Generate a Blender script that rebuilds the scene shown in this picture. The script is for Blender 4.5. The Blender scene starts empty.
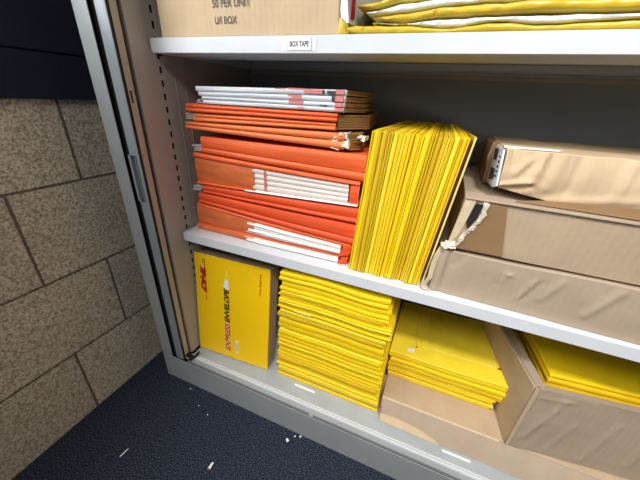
import bpy, math, random
from mathutils import Vector, Matrix, noise

# everything is laid out in millimetres: x along the cabinet front, y into it, z up
MM = 0.001
scene = bpy.context.scene
COL = scene.collection
PI = math.pi

# ------------------------------------------------------------------ materials
def lin(c):
    return tuple(((v / 255) / 12.92 if v / 255 <= .04045 else (((v / 255) + .055) / 1.055) ** 2.4) for v in c) + (1,)

def new_mat(name, rgb, rough=.6, metallic=0., spec=.5, var=.0, var_scale=30., bump=0., bump_scale=200., trans=0., stretch=None):
    m = bpy.data.materials.new(name); m.use_nodes = True
    nt = m.node_tree; b = nt.nodes['Principled BSDF']
    b.inputs['Roughness'].default_value = rough
    b.inputs['Metallic'].default_value = metallic
    b.inputs['Specular IOR Level'].default_value = spec
    col = lin(rgb)
    b.inputs['Base Color'].default_value = col
    tc = nt.nodes.new('ShaderNodeTexCoord')
    vec = tc.outputs['Object']
    if stretch:
        mp = nt.nodes.new('ShaderNodeMapping'); mp.inputs['Scale'].default_value = stretch
        nt.links.new(vec, mp.inputs['Vector']); vec = mp.outputs['Vector']
    if var:
        n = nt.nodes.new('ShaderNodeTexNoise'); n.inputs['Scale'].default_value = var_scale; n.inputs['Detail'].default_value = 5
        r = nt.nodes.new('ShaderNodeValToRGB')
        r.color_ramp.elements[0].position = .3; r.color_ramp.elements[1].position = .7
        r.color_ramp.elements[0].color = tuple(c * (1 - var) for c in col[:3]) + (1,)
        r.color_ramp.elements[1].color = tuple(min(1, c * (1 + var)) for c in col[:3]) + (1,)
        nt.links.new(vec, n.inputs['Vector']); nt.links.new(n.outputs['Fac'], r.inputs['Fac'])
        nt.links.new(r.outputs['Color'], b.inputs['Base Color'])
    if bump:
        n2 = nt.nodes.new('ShaderNodeTexNoise'); n2.inputs['Scale'].default_value = bump_scale; n2.inputs['Detail'].default_value = 4
        bp = nt.nodes.new('ShaderNodeBump'); bp.inputs['Strength'].default_value = bump; bp.inputs['Distance'].default_value = .002
        nt.links.new(vec, n2.inputs['Vector']); nt.links.new(n2.outputs['Fac'], bp.inputs['Height'])
        nt.links.new(bp.outputs['Normal'], b.inputs['Normal'])
    if trans:
        b.inputs['Transmission Weight'].default_value = trans
    return m

M = {}
M['frame'] = new_mat('grey frame paint', (146, 150, 151), .34, var=.06, var_scale=9, bump=.05, bump_scale=500)
M['panel'] = new_mat('grey beige panel paint', (172, 163, 152), .5, var=.04, var_scale=6)
M['strip'] = new_mat('beige return paint', (176, 165, 146), .5, var=.05, var_scale=8)
M['shelf'] = new_mat('white shelf paint', (208, 211, 214), .45, var=.03, var_scale=12)
M['base'] = new_mat('pale grey base shelf paint', (164, 169, 172), .4, var=.08, var_scale=14)
M['shutter'] = new_mat('blue grey shutter plastic', (128, 134, 138), .3, var=.04, var_scale=9)
M['back'] = new_mat('grey back panel paint', (146, 149, 151), .55, var=.05, var_scale=7)
M['black'] = new_mat('black plastic', (14, 14, 15), .5)
M['dark'] = new_mat('dark cavity fill', (26, 25, 25), .8)  # near black, also puts the shade of gaps and slots into the colour
M['yellow'] = new_mat('yellow manila paper', (240, 203, 18), .55, spec=.35, var=.05, var_scale=20, bump=.12, bump_scale=130)
M['yellow2'] = new_mat('deeper yellow manila paper', (229, 189, 16), .55, spec=.35, var=.06, var_scale=25, bump=.12, bump_scale=130)
M['yellow3'] = new_mat('paler yellow manila paper', (242, 214, 50), .55, spec=.35, var=.05, var_scale=25, bump=.12, bump_scale=130)
M['yellow4'] = new_mat('olive yellow manila paper', (206, 170, 24), .6, spec=.3, var=.06, var_scale=25, bump=.1, bump_scale=130)
M['yedge'] = new_mat('pale envelope seam', (240, 224, 150), .6)
M['pack'] = new_mat('printed yellow card', (246, 198, 4), .45, spec=.4, var=.03, var_scale=10)
M['red'] = new_mat('red print', (176, 22, 20), .5)
M['ered'] = new_mat('crimson print', (196, 20, 60), .5)
M['ink'] = new_mat('black print', (20, 18, 18), .5)
M['greyink'] = new_mat('grey print', (62, 58, 54), .6)
M['white'] = new_mat('white paper', (236, 234, 230), .6, var=.03, var_scale=60)
M['pages'] = new_mat('stacked white pages', (224, 208, 200), .7, var=.34, var_scale=40, stretch=(.03, .03, 12))
M['orange'] = new_mat('orange card', (232, 98, 46), .5, spec=.4, var=.26, var_scale=6, bump=.25, bump_scale=20, stretch=(.5, 1, 36))
M['orange2'] = new_mat('deep orange card', (226, 82, 38), .5, spec=.4, var=.26, var_scale=6, bump=.25, bump_scale=20, stretch=(.5, 1, 36))
M['orange3'] = new_mat('light orange card', (240, 124, 66), .5, spec=.4, var=.26, var_scale=6, bump=.25, bump_scale=20, stretch=(.5, 1, 36))
M['sleeve'] = new_mat('brown orange sleeve', (206, 104, 54), .5, var=.22, var_scale=14, stretch=(1, 1, 5))
M['wfold'] = new_mat('white folder card', (206, 210, 214), .5, var=.12, var_scale=8, bump=.2, bump_scale=20, stretch=(.5, 1, 36))
M['pink'] = new_mat('faded red print', (214, 122, 118), .6)
M['manila'] = new_mat('brown manila sheets', (150, 112, 62), .7, var=.3, var_scale=40, stretch=(.1, .1, 10))
M['clip'] = new_mat('grey white clip plastic', (186, 182, 176), .4, var=.1)
M['card'] = new_mat('kraft corrugated card', (184, 161, 134), .75, spec=.2, var=.05, var_scale=22, bump=.25, bump_scale=80)
M['card2'] = new_mat('tan corrugated card', (198, 173, 140), .75, spec=.2, var=.05, var_scale=22, bump=.25, bump_scale=80)
M['card3'] = new_mat('grey brown corrugated card', (168, 149, 128), .75, spec=.2, var=.05, var_scale=22, bump=.25, bump_scale=80)
M['tape'] = new_mat('smooth brown', (150, 118, 84), .35, var=.06, var_scale=20)
M['ply'] = new_mat('pale torn paper ply', (226, 214, 196), .8, var=.1, var_scale=90, bump=.4, bump_scale=300)
M['cut'] = new_mat('pale cut card edge', (214, 194, 160), .8, var=.08, var_scale=90)
M['ypoly'] = new_mat('yellow plastic film', (204, 172, 40), .32, spec=.5, var=.06, var_scale=12, bump=.3, bump_scale=35)
M['wpoly'] = new_mat('white plastic film', (222, 228, 232), .3, spec=.5, var=.04, var_scale=12, bump=.3, bump_scale=35)
M['navy'] = new_mat('navy felt', (34, 38, 52), .9, spec=.2, var=.15, var_scale=300)
M['scrap'] = new_mat('white paper scrap', (230, 228, 222), .7)

def corrugate(m, scale, strength, axis='X'):
    """faint upright flutes of corrugated board"""
    nt = m.node_tree; b = nt.nodes['Principled BSDF']
    w = nt.nodes.new('ShaderNodeTexWave'); w.inputs['Scale'].default_value = scale; w.bands_direction = axis
    w.inputs['Distortion'].default_value = 2.0; w.inputs['Detail'].default_value = 2
    tc = nt.nodes.new('ShaderNodeTexCoord'); bp = nt.nodes.new('ShaderNodeBump')
    bp.inputs['Strength'].default_value = strength; bp.inputs['Distance'].default_value = .0015
    nt.links.new(tc.outputs['Object'], w.inputs['Vector']); nt.links.new(w.outputs['Fac'], bp.inputs['Height'])
    old = [l for l in nt.links if l.to_socket == b.inputs['Normal']]
    if old: nt.links.new(old[0].from_socket, bp.inputs['Normal'])
    nt.links.new(bp.outputs['Normal'], b.inputs['Normal'])
for k in ('card', 'card2', 'card3'): corrugate(M[k], 26, .12)

def wall_mat():
    m = bpy.data.materials.new('fair faced concrete block'); m.use_nodes = True
    nt = m.node_tree; b = nt.nodes['Principled BSDF']; b.inputs['Roughness'].default_value = .9
    b.inputs['Specular IOR Level'].default_value = .2
    N = nt.nodes.new; L = nt.links.new
    tc = N('ShaderNodeTexCoord'); sp = N('ShaderNodeSeparateXYZ'); cb = N('ShaderNodeCombineXYZ')
    L(tc.outputs['Object'], sp.inputs[0])
    ad = N('ShaderNodeMath'); ad.operation = 'ADD'; ad.inputs[1].default_value = 4.523
    L(sp.outputs['Y'], ad.inputs[0]); L(ad.outputs[0], cb.inputs['X'])
    a2 = N('ShaderNodeMath'); a2.operation = 'ADD'; a2.inputs[1].default_value = .003
    L(sp.outputs['Z'], a2.inputs[0]); L(a2.outputs[0], cb.inputs['Y'])
    br = N('ShaderNodeTexBrick'); br.offset = .333; br.offset_frequency = 2; br.squash = 1
    br.inputs['Scale'].default_value = 1; br.inputs['Brick Width'].default_value = .45; br.inputs['Row Height'].default_value = .2245
    br.inputs['Mortar Size'].default_value = .0034; br.inputs['Mortar Smooth'].default_value = .25; br.inputs['Bias'].default_value = 0
    br.inputs['Color1'].default_value = lin((216, 202, 179)); br.inputs['Color2'].default_value = lin((204, 192, 173))
    br.inputs['Mortar'].default_value = lin((122, 114, 102))
    L(cb.outputs[0], br.inputs['Vector'])
    n1 = N('ShaderNodeTexNoise'); n1.inputs['Scale'].default_value = 210; n1.inputs['Detail'].default_value = 3
    L(tc.outputs['Object'], n1.inputs['Vector'])
    r1 = N('ShaderNodeValToRGB'); r1.color_ramp.elements[0].position = .36; r1.color_ramp.elements[1].position = .62
    r1.color_ramp.elements[0].color = (.5, .49, .48, 1); r1.color_ramp.elements[1].color = (1.12, 1.12, 1.12, 1)
    L(n1.outputs['Fac'], r1.inputs['Fac'])
    n2 = N('ShaderNodeTexNoise'); n2.inputs['Scale'].default_value = 5; n2.inputs['Detail'].default_value = 2
    L(tc.outputs['Object'], n2.inputs['Vector'])
    r2 = N('ShaderNodeValToRGB'); r2.color_ramp.elements[0].color = (.82, .82, .82, 1); r2.color_ramp.elements[1].color = (1.1, 1.1, 1.1, 1)
    L(n2.outputs['Fac'], r2.inputs['Fac'])
    x1 = N('ShaderNodeMixRGB'); x1.blend_type = 'MULTIPLY'; x1.inputs[0].default_value = 1
    x2 = N('ShaderNodeMixRGB'); x2.blend_type = 'MULTIPLY'; x2.inputs[0].default_value = 1
    L(br.outputs['Color'], x1.inputs[1]); L(r1.outputs['Color'], x1.inputs[2])
    L(x1.outputs[0], x2.inputs[1]); L(r2.outputs['Color'], x2.inputs[2]); L(x2.outputs[0], b.inputs['Base Color'])
    mu = N('ShaderNodeMath'); mu.operation = 'MULTIPLY'; mu.inputs[1].default_value = -1.6
    L(br.outputs['Fac'], mu.inputs[0])
    a3 = N('ShaderNodeMath'); a3.operation = 'ADD'; L(mu.outputs[0], a3.inputs[0]); L(n1.outputs['Fac'], a3.inputs[1])
    bp = N('ShaderNodeBump'); bp.inputs['Strength'].default_value = .55; bp.inputs['Distance'].default_value = .003
    L(a3.outputs[0], bp.inputs['Height']); L(bp.outputs['Normal'], b.inputs['Normal'])
    return m
M['wall'] = wall_mat()

def carpet_mat():
    m = bpy.data.materials.new('navy loop pile carpet'); m.use_nodes = True
    nt = m.node_tree; b = nt.nodes['Principled BSDF']; b.inputs['Roughness'].default_value = .95
    b.inputs['Specular IOR Level'].default_value = .1
    N = nt.nodes.new; L = nt.links.new
    tc = N('ShaderNodeTexCoord')
    v = N('ShaderNodeTexVoronoi'); v.inputs['Scale'].default_value = 210
    n = N('ShaderNodeTexNoise'); n.inputs['Scale'].default_value = 320; n.inputs['Detail'].default_value = 3
    L(tc.outputs['Object'], v.inputs['Vector']); L(tc.outputs['Object'], n.inputs['Vector'])
    r = N('ShaderNodeValToRGB'); r.color_ramp.elements[0].position = .4; r.color_ramp.elements[1].position = .7
    r.color_ramp.elements[0].color = lin((16, 18, 24)); r.color_ramp.elements[1].color = lin((74, 82, 100))
    L(n.outputs['Fac'], r.inputs['Fac']); L(r.outputs['Color'], b.inputs['Base Color'])
    bp = N('ShaderNodeBump'); bp.inputs['Strength'].default_value = .8; bp.inputs['Distance'].default_value = .004; bp.invert = True
    L(v.outputs['Distance'], bp.inputs['Height']); L(bp.outputs['Normal'], b.inputs['Normal'])
    return m
M['carpet'] = carpet_mat()
gm = bpy.data.materials.new('clear window glass'); gm.use_nodes = True
nt = gm.node_tree; nt.nodes.remove(nt.nodes['Principled BSDF'])
mx = nt.nodes.new('ShaderNodeMixShader'); tr = nt.nodes.new('ShaderNodeBsdfTransparent'); gl = nt.nodes.new('ShaderNodeBsdfGlossy'); gl.inputs['Roughness'].default_value = .02
mx.inputs[0].default_value = .06; nt.links.new(tr.outputs[0], mx.inputs[1]); nt.links.new(gl.outputs[0], mx.inputs[2]); nt.links.new(mx.outputs[0], nt.nodes['Material Output'].inputs[0])
M['glass'] = gm

# ------------------------------------------------------------------ mesh helpers
class MB:
    """collects geometry in millimetres, then links it as ONE mesh object"""
    def __init__(s): s.v = []; s.f = []; s.m = []
    def add(s, vs, fs, mi=0):
        o = len(s.v); s.v += [tuple(p) for p in vs]
        s.f += [tuple(i + o for i in f) for f in fs]; s.m += [mi] * len(fs)
    def box(s, x0, x1, y0, y1, z0, z1, mi=0):
        vs = [(x, y, z) for z in (z0, z1) for y in (y0, y1) for x in (x0, x1)]
        s.add(vs, [(0, 2, 3, 1), (4, 5, 7, 6), (0, 1, 5, 4), (2, 6, 7, 3), (0, 4, 6, 2), (1, 3, 7, 5)], mi)
    def hexa(s, c, mi=0):
        """8 corners: z low (00,10,01,11 in x,y) then z high"""
        s.add(c, [(0, 2, 3, 1), (4, 5, 7, 6), (0, 1, 5, 4), (2, 6, 7, 3), (0, 4, 6, 2), (1, 3, 7, 5)], mi)
    def extrude_x(s, prof, x0, x1, mi=0):
        n = len(prof)
        s.add([(x0, y, z) for y, z in prof] + [(x1, y, z) for y, z in prof],
              [(i, (i + 1) % n, (i + 1) % n + n, i + n) for i in range(n)] + [tuple(range(n - 1, -1, -1)), tuple(range(n, 2 * n))], mi)
    def extrude_z(s, prof, z0, z1, mi=0):
        n = len(prof)
        s.add([(x, y, z0) for x, y in prof] + [(x, y, z1) for x, y in prof],
              [(i, (i + 1) % n, (i + 1) % n + n, i + n) for i in range(n)] + [tuple(range(n - 1, -1, -1)), tuple(range(n, 2 * n))], mi)
    def slab(s, pts, t, mi=0):
        """a polygon given a thickness along the vector t"""
        n = len(pts); t = Vector(t)
        s.add([tuple(p) for p in pts] + [tuple(Vector(p) + t) for p in pts],
              [tuple(range(n - 1, -1, -1)), tuple(range(n, 2 * n))] + [(i, (i + 1) % n, (i + 1) % n + n, i + n) for i in range(n)], mi)
    def block(s, c, n=(6, 6, 6), amp=0., freq=.02, seed=0, mi=0, push=None):
        """a hexahedron on 8 corners with gridded faces, dented by noise"""
        c = [Vector(p) for p in c]; nx, ny, nz = n; idx = {}; base = len(s.v)
        def P(i, j, k):
            key = (i, j, k)
            if key in idx: return idx[key]
            u, v, w = i / nx, j / ny, k / nz
            p = ((c[0] * (1 - u) + c[1] * u) * (1 - v) + (c[2] * (1 - u) + c[3] * u) * v) * (1 - w) + ((c[4] * (1 - u) + c[5] * u) * (1 - v) + (c[6] * (1 - u) + c[7] * u) * v) * w
            if amp:
                q = p * freq + Vector((seed * 7.3, seed * 3.1, seed * 1.7))
                d = Vector((noise.noise(q), noise.noise(q + Vector((31, 0, 0))), noise.noise(q + Vector((0, 57, 0))))) * amp
                if k == 0: d.z = 0
                p = p + d
            if push: p = push(p, u, v, w)
            s.v.append(tuple(p)); idx[key] = len(s.v) - 1
            return idx[key]
        def quad(a, b, c_, d): s.f.append((a, b, c_, d)); s.m.append(mi)
        for i in range(nx):
            for j in range(ny):
                quad(P(i, j, 0), P(i, j + 1, 0), P(i + 1, j + 1, 0), P(i + 1, j, 0))
                quad(P(i, j, nz), P(i + 1, j, nz), P(i + 1, j + 1, nz), P(i, j + 1, nz))
        for i in range(nx):
            for k in range(nz):
                quad(P(i, 0, k), P(i + 1, 0, k), P(i + 1, 0, k + 1), P(i, 0, k + 1))
                quad(P(i, ny, k), P(i, ny, k + 1), P(i + 1, ny, k + 1), P(i + 1, ny, k))
        for j in range(ny):
            for k in range(nz):
                quad(P(0, j, k), P(0, j, k + 1), P(0, j + 1, k + 1), P(0, j + 1, k))
                quad(P(nx, j, k), P(nx, j + 1, k), P(nx, j + 1, k + 1), P(nx, j, k + 1))
    def sheet(s, us, vs, top, bot, mi=0):
        """closed slab over the grid us x vs; top/bot(i,j) give points"""
        nu, nv = len(us), len(vs); o = len(s.v)
        for fn in (bot, top):
            for i in range(nu):
                for j in range(nv): s.v.append(tuple(fn(i, j)))
        K = nu * nv
        B = lambda i, j: o + i * nv + j
        T = lambda i, j: o + K + i * nv + j
        q = []
        for i in range(nu - 1):
            for j in range(nv - 1):
                q.append((T(i, j), T(i + 1, j), T(i + 1, j + 1), T(i, j + 1)))
                q.append((B(i, j), B(i, j + 1), B(i + 1, j + 1), B(i + 1, j)))
        for i in range(nu - 1):
            q.append((B(i, 0), B(i + 1, 0), T(i + 1, 0), T(i, 0)))
            q.append((B(i, nv - 1), T(i, nv - 1), T(i + 1, nv - 1), B(i + 1, nv - 1)))
        for j in range(nv - 1):
            q.append((B(0, j), T(0, j), T(0, j + 1), B(0, j + 1)))
            q.append((B(nu - 1, j), B(nu - 1, j + 1), T(nu - 1, j + 1), T(nu - 1, j)))
        s.f += q; s.m += [mi] * len(q)
    def build(s, name, mats, parent=None, origin=None, bevel=0, smooth=None, local=False):
        """vertices are world mm unless local; origin (mm) places a top-level mesh's own origin"""
        if not isinstance(mats, (list, tuple)): mats = [mats]
        off = Vector((0, 0, 0))
        if not local:
            if parent is not None: off = Vector(parent['_o'])
            elif origin is not None: off = Vector(origin)
        me = bpy.data.meshes.new(name)
        me.from_pydata([((x - off.x) * MM, (y - off.y) * MM, (z - off.z) * MM) for x, y, z in s.v], [], s.f)
        for k in mats: me.materials.append(M[k])
        me.polygons.foreach_set('material_index', s.m)
        if smooth is not None:
            me.polygons.foreach_set('use_smooth', [True] * len(me.polygons))
            me.set_sharp_from_angle(angle=math.radians(smooth))
        me.update()
        o = bpy.data.objects.new(name, me); COL.objects.link(o)
        o['_o'] = tuple(off)
        if parent is not None: o.parent = parent
        elif origin is not None: o.location = off * MM
        if bevel:
            b = o.modifiers.new('edge', 'BEVEL'); b.width = bevel * MM; b.segments = 2; b.limit_method = 'ANGLE'; b.angle_limit = math.radians(40)
        return o

def tag(o, label=None, cat=None, group=None, kind=None):
    if label: o['label'] = label
    if cat: o['category'] = cat
    if group: o['group'] = group
    if kind: o['kind'] = kind
    return o

def empty(name, loc, label, cat, group=None, rot=(0, 0, 0), local=False):
    o = bpy.data.objects.new(name, None); COL.objects.link(o)
    o.location = Vector(loc) * MM; o.rotation_euler = rot
    o.empty_display_size = .02
    o['_o'] = (0, 0, 0) if local else tuple(loc)
    return tag(o, label, cat, group)

def text(name, body, mat, parent, place, w, h, shear=0., bold=0., extra=None, spacing=1.0):
    """lettering fitted to w x h mm; place(u,v) -> point in the parent's space (world mm)"""
    cu = bpy.data.curves.new('lettering', 'FONT'); cu.body = body; cu.shear = shear; cu.offset = bold; cu.space_character = spacing
    cu.resolution_u = 3
    t = bpy.data.objects.new('tmp', cu); COL.objects.link(t)
    dg = bpy.context.evaluated_depsgraph_get(); dg.update()
    me = bpy.data.meshes.new_from_object(t.evaluated_get(dg))
    bpy.data.objects.remove(t); 
    xs = [v.co.x for v in me.vertices]; ys = [v.co.y for v in me.vertices]
    x0, x1, y0, y1 = min(xs), max(xs), min(ys), max(ys)
    mb = MB()
    mb.add([place((v.co.x - x0) / (x1 - x0) * w, (v.co.y - y0) / (y1 - y0) * h) for v in me.vertices], [tuple(p.vertices) for p in me.polygons])
    bpy.data.meshes.remove(me)
    if extra: extra(mb)
    return mb.build(name, mat, parent)

ORD = ['zeroth', 'first', 'second', 'third', 'fourth', 'fifth', 'sixth', 'seventh', 'eighth', 'ninth', 'tenth', 'eleventh', 'twelfth', 'thirteenth', 'fourteenth',
       'fifteenth', 'sixteenth', 'seventeenth', 'eighteenth', 'nineteenth', 'twentieth'] + ['twenty-' + w for w in
       ('first', 'second', 'third', 'fourth', 'fifth', 'sixth', 'seventh', 'eighth', 'ninth')] + ['thirtieth'] + ['thirty-' + w for w in ('first', 'second', 'third', 'fourth', 'fifth', 'sixth')]

def ridges(segs, vmax=.01):
    """push for MB.block: dents and folds along segments (x0,z0,x1,z1,height,width) of the front face"""
    def push(p, u, v, w):
        if v > vmax: return p
        d = 0
        for xa, za, xb, zb, a, wd in segs:
            A = Vector((xa, za)); B = Vector((xb, zb)); q = Vector((p.x, p.z)); ab = B - A
            t = max(0, min(1, (q - A).dot(ab) / ab.dot(ab))); dist = (q - A - ab * t).length
            d += a * math.exp(-(dist / wd) ** 2)
        return p + Vector((0, -d, 0))
    return push

# ------------------------------------------------------------------ setting
W = 1500            # cabinet width
mb = MB(); mb.box(-140, 3200, -2600, 520, -40, 0); tag(mb.build('floor', 'carpet'), kind='structure')
WY0, WY1, WZ0, WZ1 = -1450, -95, 985, 2080      # window opening in the left wall
mb = MB(); mb.box(-260, -107, WY1, 520, 0, 2600); mb.box(-260, -107, -2600, WY0, 0, 2600); mb.box(-260, -107, WY0, WY1, 0, WZ0); mb.box(-260, -107, WY0, WY1, WZ1, 2600)
tag(mb.build('wall_left', 'wall'), kind='structure')
mb = MB(); mb.box(-107, 3200, 480, 520, 0, 2600); tag(mb.build('wall_back', 'wall'), kind='structure')

mb = MB()          # dark navy boarding round the window
mb.box(-107, -98, WY0 - 160, 75, 851, 938); mb.box(-107, -98, WY0 - 160, 75, 942, WZ0); mb.box(-107, -102, WY0 - 160, 75, 938, 942)
mb.box(-107, -98, WY1, 75, WZ0, 2180); mb.box(-107, -98, WY0 - 160, WY0, WZ0, 2180); mb.box(-107, -98, WY0, WY1, WZ1, 2180)
tag(mb.build('trim_1', 'navy'), kind='structure')
wn = tag(bpy.data.objects.new('window_1', None), kind='structure'); COL.objects.link(wn); wn['_o'] = (0, 0, 0)
mb = MB()
for a, b_, c, d in ((WY0, WY1, WZ0, WZ0 + 45), (WY0, WY1, WZ1 - 45, WZ1), (WY0, WY0 + 45, WZ0 + 45, WZ1 - 45), (WY1 - 45, WY1, WZ0 + 45, WZ1 - 45), (-795, -750, WZ0 + 45, WZ1 - 45)): mb.box(-200, -150, a, b_, c, d)
tag(mb.build('window_frame', 'navy', wn), kind='structure')
mb = MB(); mb.box(-178, -174, WY0 + 45, WY1 - 45, WZ0 + 45, WZ1 - 45); tag(mb.build('window_pane', 'glass', wn), kind='structure')

# ------------------------------------------------------------------ cabinet
cab = empty('storage_cabinet', (0, 0, 0), 'grey steel shutter cabinet with open front, standing against the block wall', 'cabinet')
H = 1950
mb = MB(); mb.box(-8, 34, 0, 2, 0, H); mb.box(-8, -6, 2, 455, 0, H); mb.build('front_post', 'frame', cab, bevel=.8)
mb = MB(); mb.box(W - 34, W + 8, 0, 16, 0, H); mb.box(W + 5, W + 8, 16, 455, 0, H); mb.build('front_post', 'frame', cab, bevel=1.5)
mb = MB(); mb.box(34, W - 34, 0, 1.6, 0, 100.5); mb.build('plinth', 'frame', cab, bevel=1)
mb = MB(); mb.box(-5, W + 5, 3, 470, H - 30, H); mb.build('top_panel', 'frame', cab, bevel=1.5)
mb = MB(); mb.box(-5, W + 5, 455, 470, 0, H - 30); mb.build('back_panel', 'back', cab)
mb = MB(); mb.box(90, W - 90, 450.5, 455, 941, 951); mb.build('back_rail', 'strip', cab)
mb = MB(); mb.box(-5.5, 45.5, 12, 30, 100, H - 30); mb.box(45.5, 61, 21, 40, 100, H - 30); mb.build('shutter_channel', 'dark', cab)  # dark boxes in the gap stand in for its shade
# roller shutter pushed back into the side: only its leading bar shows
sh = MB()
def bar(mb, z0, z1, x0=46, x1=79.5):
    prof = [(x0, 20), (x0, 7), (x0 + 3, 4.2), (x1 - 7, 3.4), (x1 - 2, 5), (x1, 9), (x1, 20)]
    mb.extrude_z(prof, z0, z1)
bar(sh, 103, 634); bar(sh, 744, H - 40)
bar(sh, 634, 744, 46, 50.5); bar(sh, 634, 744, 66, 79.5); sh.box(50, 67, 14, 20, 634, 744)
shut = sh.build('roller_shutter', 'shutter', cab, smooth=40)
mb = MB()
mb.box(49.3, 51.5, 2.4, 14, 632, 746); mb.box(65, 67, 2.4, 14, 632, 746); mb.box(51.5, 65, 2.4, 14, 744, 746); mb.box(51.5, 65, 2.4, 14, 632, 634)
mb.build('finger_pull', 'shutter', shut, bevel=.6)
mb = MB(); mb.box(79.6, 82, 3, 9, 103, H - 40); mb.build('rubber_seal', 'dark', cab)
# beige return strip with one long slot
mb = MB()
for z0, z1 in ((103, 853), (876, H - 30)): mb.box(62, 82, 9, 24, z0, z1)
mb.box(62, 82, 9, 13, 853, 876); mb.box(62, 82, 18.2, 24, 853, 876); mb.build('return_strip', 'strip', cab, bevel=.5)
mb = MB(); mb.box(74, 80, 12.5, 18.7, 852, 877); mb.build('slot_shade', 'black', cab)  # black block in the slot, painted in place of the shade inside
mb = MB(); mb.box(40, 46, 24, 37, 103, H - 30); mb.build('groove', 'back', cab)
# slotted side panel: the slots are real holes
SL = [1032 - 27.6 * n for n in range(-4, 34)]
def side_panel(mirror):
    mb = MB(); fx = (lambda x: W - x) if mirror else (lambda x: x)
    def bx(x0, x1, *r):
        a, b = sorted((fx(x0), fx(x1))); mb.box(a, b, *r)
    bx(79, 80, 37, 98.6, 103, H - 30); bx(46, 79, 37, 38, 103, H - 30); bx(79, 80, 105.2, 139, 103, H - 30)
    top = H - 30
    for z in SL:
        bx(79, 80, 98.6, 105.2, z + 6.8, top); top = z - 6.8
    bx(79, 80, 98.6, 105.2, 103, top)
    bx(78, 81, 139, 141, 103, H - 30); bx(79, 80.3, 141, 170, 103, H - 30); bx(78, 81.5, 170, 172, 103, H - 30)
    bx(79, 80, 172, 455, 103, H - 30)
    bx(70, 71, 60, 160, 103, H - 30, 1)  # dark sheet behind the slots stands in for the shade within
    return mb.build('side_panel', ['panel', 'dark'], cab)
side_panel(False); side_panel(True)
# shutter track along the foot of the opening
mb = MB()
mb.extrude_x([(12, 70), (12, 95), (13, 96.5), (23.5, 97.5), (23.5, 70)], 84, W - 84)
mb.build('shutter_track', 'frame', cab, bevel=.3)
mb = MB(); mb.extrude_x([(23.6, 84), (23.6, 101), (24.4, 103), (27.6, 103), (28, 98), (30.6, 98), (31, 103), (34.6, 103), (35.2, 99.5), (35.2, 84)], 84, W - 84)
mb.build('track_ridge', 'shelf', cab)
mb = MB(); mb.box(40, W - 40, 2.5, 39, 55, 69); mb.build('track_bed', 'dark', cab)
mb = MB(); mb.box(82, 103, 8, 22, 102, 116); mb.slab([(98, 14, 103), (108, 22, 103), (116, 34, 118), (111, 36, 123)], (0, 4, 1.5)); mb.box(84, 96, 12, 24, 116, 121)
mb.build('track_stop', 'black', cab, bevel=1.2)
mb = MB(); mb.slab([(84, 7.4, 110), (97, 7.4, 109), (97, 7.4, 112.5), (85, 7.4, 114)], (0, .8, 0)); mb.build('stop_pin', 'clip', cab)
for xx, yy in ((520, 7.5), (1010, 7.5)):
    mb = MB(); mb.box(xx, xx + 12, 4, 10, 90, 99); mb.build('track_clip', 'frame', cab)

# ------------------------------------------------------------------ shelves
def shelf(label, z, x0=86, front=80):
    r = empty('shelf', (x0, front, z), label, 'shelf')
    mb = MB(); x1 = W - x0; t = 2; hz = 26.5
    prof = [(front + 1, z), (front + 1, z - hz), (front + 112, z - hz), (front + 112, z - hz + t), (front + 1 + t, z - hz + t), (front + 1 + t, z - t - 1), (448, z - t - 1), (448, z - hz + t),
            (436, z - hz + t), (436, z - hz), (450, z - hz), (450, z)]
    mb.extrude_x(prof, x0 + 5, x1 - 5)
    R = 6; pl = []
    for cx, cz, a0 in ((x1 - R, z - R, 0), (x0 + R, z - R, 90), (x0 + R, z - hz + R, 180), (x1 - R, z - hz + R, 270)):
        for q in range(5):
            a = math.radians(a0 + q * 22.5); pl.append((cx + R * math.cos(a), front, cz + R * math.sin(a)))
    mb.slab(pl, (0, 1.6, 0))
    mb.build('shelf_board', 'shelf', r, bevel=.6)
    for xa in (x0 + 1, x1 - 3): mb = MB(); mb.box(xa, xa + 2, front + 2, 448, z - hz + 1, z - .5); mb.build('end_cap', 'shelf', r)
    mb = MB(); mb.box(x0 - 4, x0 + 2, 100, 106, z - hz - 4, z - hz); mb.build('shelf_clip', 'black', r)
    return r
top_shelf = shelf('upper white steel shelf with a small stock label on its front edge', 978, 87)
mid_shelf = shelf('middle white steel shelf carrying the orange folders and upright yellow envelopes', 528.5, 85)
ZT, ZM, ZB = 978.0, 528.5, 97.0
# label on the upper shelf
mb = MB(); mb.box(402, 470, 79.5, 80, 955, 974.5); tp = tag(mb.build('sticky_tape', 'wpoly', top_shelf), 'clear shiny tape')
mb = MB(); mb.box(413.8, 461.2, 79.0, 79.4, 955.6, 974.2); mb.build('label_edge', 'clip', top_shelf)
mb = MB(); mb.box(415, 460, 78.7, 79.3, 956.5, 973.5); sl = mb.build('shelf_label', 'white', top_shelf)
text('lettering', 'BOX TAPE', 'greyink', sl, lambda u, v: (419.5 + u, 78.5, 961 + v), 36, 8.5, bold=.03)
# base shelf
bs = empty('shelf', (84, 40, ZB), 'pale grey bottom shelf of the cabinet, just behind the shutter track', 'shelf')
mb = MB(); mb.box(84, W - 84, 39, 452, 84, ZB); mb.build('shelf_board', 'base', bs, bevel=1.5)
for xa, yb in ((442, 77.5), (866, 63)):
    mb = MB(); mb.box(xa - 6, xa + 76, 43, yb + 1, ZB, ZB + .4); tg = mb.build('sticky_tape', 'base', bs)
    mb = MB(); mb.box(xa, xa + 66, yb - 6, yb, ZB + .4, ZB + .9); mb.build('shelf_label', 'white', bs)

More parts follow.
